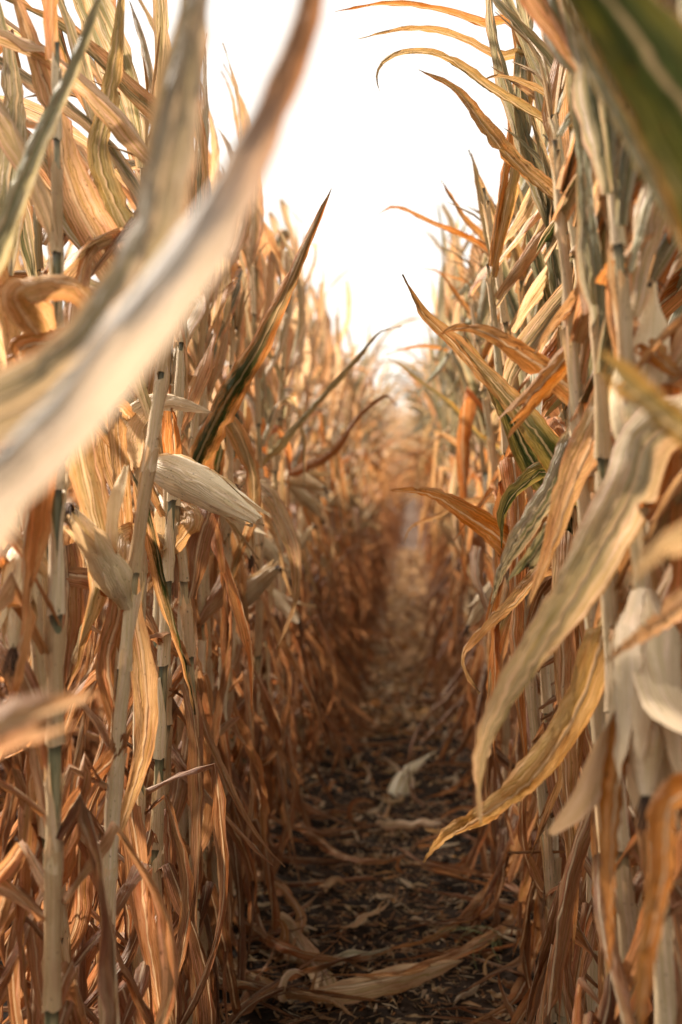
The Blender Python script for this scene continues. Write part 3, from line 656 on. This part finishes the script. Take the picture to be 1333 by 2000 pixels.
for i, y in enumerate(RY):
    plant_at(np.random.default_rng(200+i), ROW_R + rsm.normal(0, .016), y, 1, f'{ORD[i]} corn stalk standing in view along the right row', 'front corn plants of the right row', extra=22 if y < 3.3 else 14, extra_top=17, ears=None if (i > 6 and i % 3 == 2) else 0)
RP = PLANTS[6+len(LY):]

# library plants for the rest of the rows
LIB = {}
for side in (-1, 1):
    for k in range(6):
        rs = np.random.default_rng(300 + k + (50 if side > 0 else 0))
        pcs = plant_pieces(rs, side, 1, keep=lambda P, s_=side: row_rule(P, s_, 1.0, .10 if s_ < 0 else .18), extra=14, extra_top=4 if side < 0 else 8)[0]; LIB[side, k] = (pcs, {})
        LIB[side, k+6] = (plant_pieces(np.random.default_rng(400 + k + (50 if side > 0 else 0)), side, 1, keep=lambda P, s_=side: row_rule(P, s_, arch=True), extra=13, extra_top=5, wind=1.6 if side > 0 else .6)[0], {})
FARLIB = {}
def far_mesh(side, k):
    if (side, k) not in FARLIB:
        V, F, U, T = merged(LIB[side, k][0]); FARLIB[side, k] = mesh_of('corn_plant', V, F, U, M_FAR, T)
    return FARLIB[side, k]
def stretch_label(y, nm):
    for lim, w in ((5.7, 'level with the white husk on the path'), (6.8, 'a few plants beyond the white husk on the path'), (8.0, 'well beyond the white husk on the path'),
                   (10.5, 'standing half way to the far end, blurred'), (99, 'near the far end, only a soft orange blur')):
        if y < lim: return f'dry {nm}-row corn plant {w}'
def library_plant(x, y, side, label, group, parts, idx):
    k = idx % 6 + (6 if y > 8.6 and abs(x) < .7 else 0)
    if parts:
        root = bpy.data.objects.new('corn_plant', None); COL.objects.link(root); root.empty_display_size = .1
        realise(root, *LIB[side, k])
    else: root = link('corn_plant', far_mesh(side, k))
    root.location = (x, y, terrain(y)); root.rotation_euler = (0, 0, rsm.normal(0, .25)); s = rsm.uniform(.88, 1.1); root.scale = (s, s, s*rsm.uniform(.95, 1.05))
    tag(root, label, 'corn plant', group)
for side, X, nm in ((-1, ROW_L, 'left'), (1, ROW_R, 'right')):
    y = 5.03; j = 0
    while y < 14.0:
        near = y < 8
        library_plant(X + rsm.normal(0, .02), y, side,
            stretch_label(y, nm), f'{"middle" if near else "distant"} corn plants of the {nm} row', near, int(rsm.integers(6)))
        y += rsm.uniform(.155, .20); j += 1
    y = 3.3 if side < 0 else 4.2
    while y < 10.5:
        library_plant(X + side*.75 + rsm.normal(0, .03), y, side, f'dry corn plant standing behind the front row on the {nm} side', f'second row corn plants on the {nm}', y < 6.5, int(rsm.integers(6)))
        y += rsm.uniform(.16, .22)

# everything beyond reads as one mass of corn
far_src = []
for side in (-1, 1):
    for k in range(8):
        far_src.append((side, merged(plant_pieces(np.random.default_rng(500+k+side), side, 0, keep=lambda P, s_=side: row_rule(P, s_, .7, arch=True), extra=11, wind=1.6 if side > 0 else .6)[0])))
spots = []
for side, X in ((-1, ROW_L), (1, ROW_R)):
    y = 14.1
    while y < 40: spots.append((X + rsm.normal(0, .03), y, side)); y += rsm.uniform(.18, .24)
    y = 10.6
    while y < 40: spots.append((X + side*.75 + rsm.normal(0, .03), y, side)); y += rsm.uniform(.28, .36)
    y = 6.5 if side < 0 else 8.5
    while y < 40: spots.append((X + side*1.5 + rsm.normal(0, .03), y, side)); y += rsm.uniform(.22, .34) if y < 14 else .5
    y = 9.5
    while y < 30: spots.append((X + side*2.25 + rsm.normal(0, .03), y, side)); y += rsm.uniform(.28, .4) if y < 16 else .7
for row in range(3):
    for x in np.arange(-2.6, 3.2, .13): spots.append((x + rsm.normal(0, .04), 40.3 + row*.5 + rsm.normal(0, .1), 1 if x > 0 else -1))
B = Bag()
for x, y, side in spots:
    V, F, U, T = [q for s_, q in far_src if s_ == side][int(rsm.integers(8))]
    a = rsm.normal(0, .4); s = rsm.uniform(.92, 1.1); c, q = cos(a)*s, sin(a)*s
    V2 = np.stack((V[:, 0]*c - V[:, 1]*q + x, V[:, 0]*q + V[:, 1]*c + y, V[:, 2]*s + terrain(y)), -1)
    B.V.append(V2); B.F.append(F+B.n); B.U.append(U); B.T.append(T); B.n += len(V2)
V, F, U, T = B.get()
mass = link('corn_field', mesh_of('corn_field', V, F, U, M_FAR, T)); mass['kind'] = 'stuff'

def hero(plant, z, pts, W, tint, rolls=(0,), curl=.7, fold=.2, ruffle=.003, cut=False, seed=0, mat=None, base=.5, n=44, cols=9, world=False, label=None, tip=None):
    """a leaf from height z of the plant's stalk through points given as (photo x, photo y, distance)"""
    root, f, nz, rad, loc, side = plant; rs = np.random.default_rng(900+seed)
    Q = [q if world else at(*q) for q in pts]
    q0 = np.array(Q[0]) - loc; c = f(z); o = unit(np.array((q0[0]-c[0], q0[1]-c[1], 0)))
    P = catmull([c + o*.010] + [np.array(q)-loc for q in Q], n)
    T = np.gradient(P, axis=0); T /= np.linalg.norm(T, axis=1)[:, None]
    view = (P + loc) - CAM; view /= np.linalg.norm(view, axis=1)[:, None]
    w0 = np.cross(T, view)
    t = np.linspace(0, 1, n)
    tw = np.interp(t, np.linspace(0, 1, len(rolls)), rolls) if len(rolls) > 1 else np.full(n, rolls[0])
    cv = np.interp(t, np.linspace(0, 1, len(curl)), curl) if isinstance(curl, tuple) else np.full(n, curl)
    V, F, U = sheet(P, width_profile(t, W, base, cut), w0, tw, cv*(1+.2*np.sin(t*9+seed)), fold, ruffle, rs, cols, cut)
    if tip is not None:                                # colour changes along the blade: (colour at the end, where it starts, where it is complete)
        g = sstep(t, tip[1], tip[2])[:, None] if True else 0
        Tn = np.repeat(lerp(np.array(tint, float)[None], np.array(tip[0], float)[None], g), cols, 0)
        o = link('leaf', mesh_of('leaf', V, F, U, mat or M_FAR, Tn), root)
    else: o = link('leaf', mesh_of('leaf', V, F, U, mat or M_LEAF), root, tint)
    if label: o['label'] = label
    return o
for a_, k_ in SHAPED:
    hero(find_plant(a_[0]), *a_[1:], **k_)
L, Rr = LP, RP
def near_plant(lst, y): return min(lst, key=lambda p: abs(p[4][1]-y))

# leaves that droop from the foot of the rows and trail on the path
def trail(plant, z, pts, W, tint, seed, lift=.02, **kw):
    g = [ground_at(x, y, lift + .012*((i*7+seed) % 3)) for i, (x, y) in enumerate(pts)]
    c = plant[1](z) + plant[4]; m = c*.4 + g[0]*.6; m = np.array((lerp(c[0], g[0][0], .45), lerp(c[1], g[0][1], .45), z*.52))
    return hero(plant, z, [m] + g, W, tint, (.2, .8, .3, 1.2), curl=1.1, seed=seed, world=True, ruffle=.005, **kw)
trail(near_plant(L, 4.3), .42, [(560, 1570), (650, 1660), (740, 1680), (812, 1660)], .055, BRN, 60, n=56)
trail(near_plant(L, 3.27), .35, [(450, 1770), (560, 1850), (700, 1870), (800, 1840)], .045, BRN, 61, n=56)
trail(near_plant(L, 3.1), .33, [(430, 1850), (530, 1925), (640, 1950), (700, 1990)], .05, (.52, .33, .19, 0), 62, n=56)
trail(near_plant(L, 4.86), .4, [(600, 1430), (680, 1450), (770, 1450), (850, 1435)], .04, BRN, 63)
trail(near_plant(L, 3.8), .36, [(500, 1690), (560, 1740), (590, 1800), (560, 1880)], .05, (.5, .27, .13, 0), 64)
trail(near_plant(Rr, 3.43), .36, [(960, 1740), (900, 1800), (830, 1840), (760, 1855)], .045, (.50, .28, .15, 0), 65)
trail(near_plant(Rr, 3.07), .36, [(1010, 1800), (930, 1850), (800, 1900), (640, 1905)], .05, (.52, .30, .17, 0), 66, n=56)
trail(near_plant(Rr, 3.95), .33, [(950, 1640), (900, 1690), (860, 1690)], .04, BRN, 67)
trail(near_plant(Rr, 4.5), .38, [(930, 1500), (890, 1540), (830, 1560)], .045, BRN, 68)
trail(near_plant(Rr, 2.90), .3, [(1040, 1880), (1000, 1960), (900, 2010)], .05, BRN, 69)

# two pale ears that stand out on the left, and one hanging at the right edge
def hero_ear(plant, z, tip, seed, L=.23, R=.029, tint=(.84, .70, .49), **kw):
    root, f, nz, rad, loc, side = plant; rs = np.random.default_rng(seed)
    c = f(z); d = at(*tip) - loc - c; d0 = unit(d)
    body, husks, silk = ear_pieces(rs, c + d0*.015, d, L, R, **kw)
    e = link('ear', mesh_of('ear', *body, M_HUSK), root, tint + (0,))
    for h in husks: link('husk_leaf', mesh_of('husk_leaf', *h, M_HUSK), e, tuple(np.array(tint)*rs.uniform(.86, 1.08))+(0,))
    if silk: link('silk', mesh_of('silk', *silk, M_SILK), e)
p = near_plant(L, 2.26); hero_ear(p, 1.145, (470, 968, 2.16), 3, L=.235, R=.027, open_=.03, tint=(.90, .79, .62), nhusk=6, silk=False); tag(p[0], 'corn stalk holding the large pale ear that points down over the path', 'corn plant', 'front corn plants of the left row')
p = near_plant(L, 4.69); hero_ear(p, 1.12, (640, 935, 4.55), 5, L=.19, R=.024, open_=.15); tag(p[0], 'corn stalk with a pale level ear, well behind the stalk of the largest ear', 'corn plant', 'front corn plants of the left row')
p = near_plant(Rr, 1.52); hero_ear(p, 1.0, (1265, 1640, 1.36), 7, L=.22, R=.030, open_=.35, tint=(.72, .57, .41), nhusk=7)
p = near_plant(Rr, 1.52); hero_ear(p, 1.12, (1265, 600, 1.56), 11, L=.2, R=.028, open_=.3)
for y, z, tip, sd in ((1.80, 1.05, (30, 1190, 1.75), 21), (1.93, .93, (165, 1000, 1.9), 22), (2.60, .95, (290, 1010, 2.5), 23), (2.78, 1.08, (385, 1180, 2.6), 24), (3.27, 1.08, (520, 1130, 3.1), 25)):
    hero_ear(near_plant(L, y), z, tip, sd, L=.165, R=.020, open_=.2)

# ------------------------------------------------------------------ what lies on the path
rf = np.random.default_rng(41)
def fallen_mesh(rs, Lm, Wm, cut=False, curl=None, hoop=0, bend=None):
    n = 18; t = np.linspace(0, 1, n); s = t*Lm
    bend = rs.normal(0, 1.6) if bend is None else bend
    P = np.stack((np.cumsum(np.cos(bend*t))*Lm/n, np.cumsum(np.sin(bend*t))*Lm/n, .010 + .014*rs.random()*np.sin(t*rs.uniform(3, 9)+rs.uniform(0, 6))**2), -1)
    if hoop:                                            # dried into a hoop that stands off the ground
        a = np.linspace(-.4, hoop, n); r = Lm/(hoop+.4); P = np.stack((r*np.sin(a), .02*t, r*(1-np.cos(a))), -1)
    P -= P.mean(0)*np.array((1, 1, 0))
    tw = rs.normal(0, .9)*t + rs.uniform(-.4, .4)
    V, F, U = sheet(P, width_profile(t, Wm, .5, cut), np.array((0, 1., 0)), tw, np.full(n, curl or rs.uniform(.4, 1.7)), rs.uniform(0, .4), .004, rs, 7, cut)
    V[:, 2] -= V[:, 2].min() + .004
    return mesh_of('fallen_leaf', V, F, U, M_LEAF)
FL = [fallen_mesh(rf, rf.uniform(.07, .28), rf.uniform(.022, .052), k % 2 == 0) for k in range(22)]
FC = [fallen_mesh(rf, rf.uniform(.10, .24), rf.uniform(.025, .05), k % 3 == 0, None, rf.uniform(1.2, 4.0)) for k in range(14)]
def fallen_tint(rs):
    c = [np.array((.42, .22, .11)), np.array((.52, .31, .17)), np.array((.60, .44, .28)), np.array((.33, .16, .08))][rs.integers(4)]
    return tuple(c*rs.uniform(.8, 1.1)) + (0,)
def soil_z(x, y):
    x = np.asarray(x, float); y = np.asarray(y, float)
    return (terrain(y) + .020*vnoise(x*9, y*9) + .016*vnoise(x*26+7, y*26) + .010*vnoise(x*58, y*58+3) + .035*np.exp(-((x+.46)/.11)**2) + .035*np.exp(-((x-.29)/.11)**2) - .03)
def lay(me, x, y, rz, tint, label, group=None, sc=1.0, up=.004):
    o = link('fallen_leaf', me, None, tint); o.location = (x, y, float(soil_z(x, y)) + .006 + up); tl = .08 if y < 5 else .3; o.rotation_euler = (rf.normal(0, tl), rf.normal(0, tl), rz); o.scale = (sc,)*3
    tag(o, label, 'fallen leaf', group); return o
def leaf_label(t, me, x, lab):
    hue = 'pale cream' if t[0] > .56 else 'tan' if t[0] > .44 else 'brown' if t[0] > .33 else 'dark brown'
    shp = 'hooped' if me in FC else ('short' if max(v.co.x for v in me.vertices) - min(v.co.x for v in me.vertices) < .16 else 'long')
    pos = 'at the left edge of the path' if x < -.24 else 'at the right edge of the path' if x > .09 else 'in mid path'
    dist = {'near': 'before the white husk', 'middle': 'around the white husk', 'far': 'far off'}[lab]
    return f'{shp} {hue} fallen leaf {pos}, {dist}'
for lab, lo, hi, num in (('near', 2.75, 4.6, 66), ('middle', 4.6, 8.0, 62), ('far', 8.0, 20, 160)):
    for k in range(num):
        y = lo*(hi/lo)**rf.random(); x = rf.uniform(-.55, .36) if lab == 'near' else rf.normal(-.07, .13)
        if lab != 'far' and rf.random() < .78: x = rf.choice((rf.uniform(-.55, -.25), rf.uniform(.1, .36)))
        t = fallen_tint(rf)
        if rf.random() < (.85 if lab == 'far' else .45 if lab == 'middle' else .3): t = tuple(np.array((.82, .67, .54))*rf.uniform(.75, 1.05)) + (0,)
        me_ = FC[int(rf.integers(14))] if lab == 'far' or rf.random() < .3 else FL[int(rf.integers(22))]
        lay(me_, x, y, rf.uniform(0, 6.28), t, leaf_label(t, me_, x, lab), f'fallen leaves on the {lab} part of the path', rf.uniform(.45, .9) if lab != 'far' else rf.uniform(.7, 1.15), rf.uniform(0, .015))
def hero_fallen(px, py, L, W, rz, tint, label, seed, cut=False, tilt=0, curl=None, bend=None):
    rs = np.random.default_rng(seed); g = ground_at(px, py, 0)
    o = lay(fallen_mesh(rs, L, W, cut, curl, 0, bend), g[0], g[1], radians(rz), tint, label, None, 1, .012 + tilt*.05); o.rotation_euler = (0, -tilt, radians(rz)); return o
hero_fallen(803, 1530, .27, .10, 92, (.92, .86, .76, 0), 'white crumpled husk leaf lying in the middle of the path', 5, tilt=.85, curl=.5)
hero_fallen(735, 1415, .17, .06, 70, (.74, .60, .45, 0), 'twisted cream husk scrap lying behind the white husk', 2, tilt=.4)
hero_fallen(770, 1935, .36, .085, 8, (.62, .43, .28, 0), 'broad tan leaf with clear ribs lying at the front of the path', 3, curl=.5, bend=.3, tilt=.12)
hero_fallen(600, 1880, .5, .07, 105, (.56, .39, .26, 0), 'torn brown leaf lying lengthwise near the front left of the path', 4, True, curl=.6, bend=.2, tilt=.1)
hero_fallen(665, 1862, .26, .06, 15, (.58, .52, .43, .4), 'flat grey leaf half covered by other leaves at the front', 5, curl=.5, bend=-.3, tilt=.1)
hero_fallen(712, 1795, .14, .045, 25, (.56, .36, .22, 0), 'short folded brown leaf lying alone on the dark soil', 6, True, curl=.7, bend=.4, tilt=.25)
hero_fallen(795, 1618, .24, .045, -38, (.72, .54, .40, 0), 'pale leaf strip lying on bare soil in front of the white husk', 7, True, curl=.5, bend=.2, tilt=.15)
hero_fallen(650, 1732, .12, .028, 115, (.68, .50, .36, 0), 'small pale sliver of leaf standing out on dark soil', 8)

B = Bag()                                              # crumbs of leaf nobody would count
for k in range(10600):
    y = 2.6*((22 if k < 5200 else 5)/2.6)**rf.random() if k < 7600 else 6.2*(17/6.2)**rf.random(); x = rf.normal(-.08, .26); big = rf.random() < .06; l = rf.uniform(.03, .085) if big else rf.uniform(.008, .05); w = rf.uniform(.008, .02) if big else rf.uniform(.002, .008); a = rf.uniform(0, 6.28)
    z = float(soil_z(x, y)) + rf.uniform(.003, .012); l *= 1 + .12*max(0, y-4)**.8; w *= (1 + .2*max(0, y-4)**.8)*(1 + 1.8*min(1, max(0, y-5.5)/3)); d = np.array((cos(a), sin(a), rf.normal(0, .2 if y < 5 else .4))); q = np.array((-sin(a), cos(a), rf.normal(0, .4 if y < 5 else 1.2)))
    t = np.array((-1, 0, 1)); P = np.array((x, y, z)) + d*l*t[:, None]*.5 + np.array((0, 0, rf.normal(0, .004)))*(t == 0)[:, None]
    V = np.concatenate((P - q*w*np.array((.4, 1, .3))[:, None]*.5, P + q*w*np.array((.4, 1, .3))[:, None]*.5))
    B.add(V, np.array(((0, 1, 4, 3), (1, 2, 5, 4))), np.array(((0, 0), (0, .1), (0, .2), (1, 0), (1, .1), (1, .2))), fallen_tint(rf) if rf.random() > max(.22, min(.75, (y-4)*.12)) else (.82, .67, .54, 0))
V, F, U, T = B.get(); lit = link('leaf_litter', mesh_of('leaf_litter', V, F, U, M_FAR, T)); lit['kind'] = 'stuff'
B = Bag()                                              # soil clods
oc = np.array(((1, 0, 0), (0, 1, 0), (-1, 0, 0), (0, -1, 0), (0, 0, 1), (0, 0, -1)), float)
ang = np.linspace(0, 2*pi, 7)[:-1]
ring = lambda r, z: np.stack((np.cos(ang)*r, np.sin(ang)*r, np.full(6, z)), -1)
CV = np.concatenate((ring(.55, -.6), ring(1, 0), ring(.6, .7), ring(.05, .85)))
CF = np.array([(r*6+i, r*6+(i+1) % 6, (r+1)*6+(i+1) % 6, (r+1)*6+i) for r in range(3) for i in range(6)])
for k in range(5200):
    y = 2.5*(9/2.5)**rf.random(); x = rf.uniform(-.75, .55); s = .0025 + .010*rf.random()**3
    V = CV*rf.uniform(.65, 1.3, CV.shape)*s; a = rf.uniform(0, 6.28)
    V = np.stack((V[:, 0]*cos(a)-V[:, 1]*sin(a)+x, V[:, 0]*sin(a)+V[:, 1]*cos(a)+y, V[:, 2]*.8 + float(soil_z(x, y)) + s*.2), -1)
    B.add(V, CF, np.zeros((24, 2)))
V, F, U, T = B.get(); cl = link('soil_crumbs', mesh_of('soil_crumbs', V, F, None, M_SOIL, None, False)); cl['kind'] = 'stuff'

# a little creeping weed at the foot of the right row
wd = bpy.data.objects.new('weed', None); COL.objects.link(wd); g = ground_at(985, 1850, 0); wd.location = (g[0], g[1], float(soil_z(g[0], g[1]))); tag(wd, 'thin green weed straggling on the soil at the foot of the right row', 'weed')
for k in range(9):
    rs = np.random.default_rng(70+k); a = rs.uniform(1.6, 4.4); l = rs.uniform(.06, .15)
    C = catmull([(0, 0, -.01), (cos(a)*l*.4, sin(a)*l*.4, rs.uniform(.02, .05)), (cos(a+.3)*l, sin(a+.3)*l, rs.uniform(.01, .05)), (cos(a+.5)*l*1.4, sin(a+.5)*l*1.4, .02)], 9)
    link('stem', mesh_of('stem', *tube(C, np.linspace(.0011, .0005, 9), np.linspace(0, 1, 9), 4), M_HUSK), wd, (.22, .24, .10, 0))
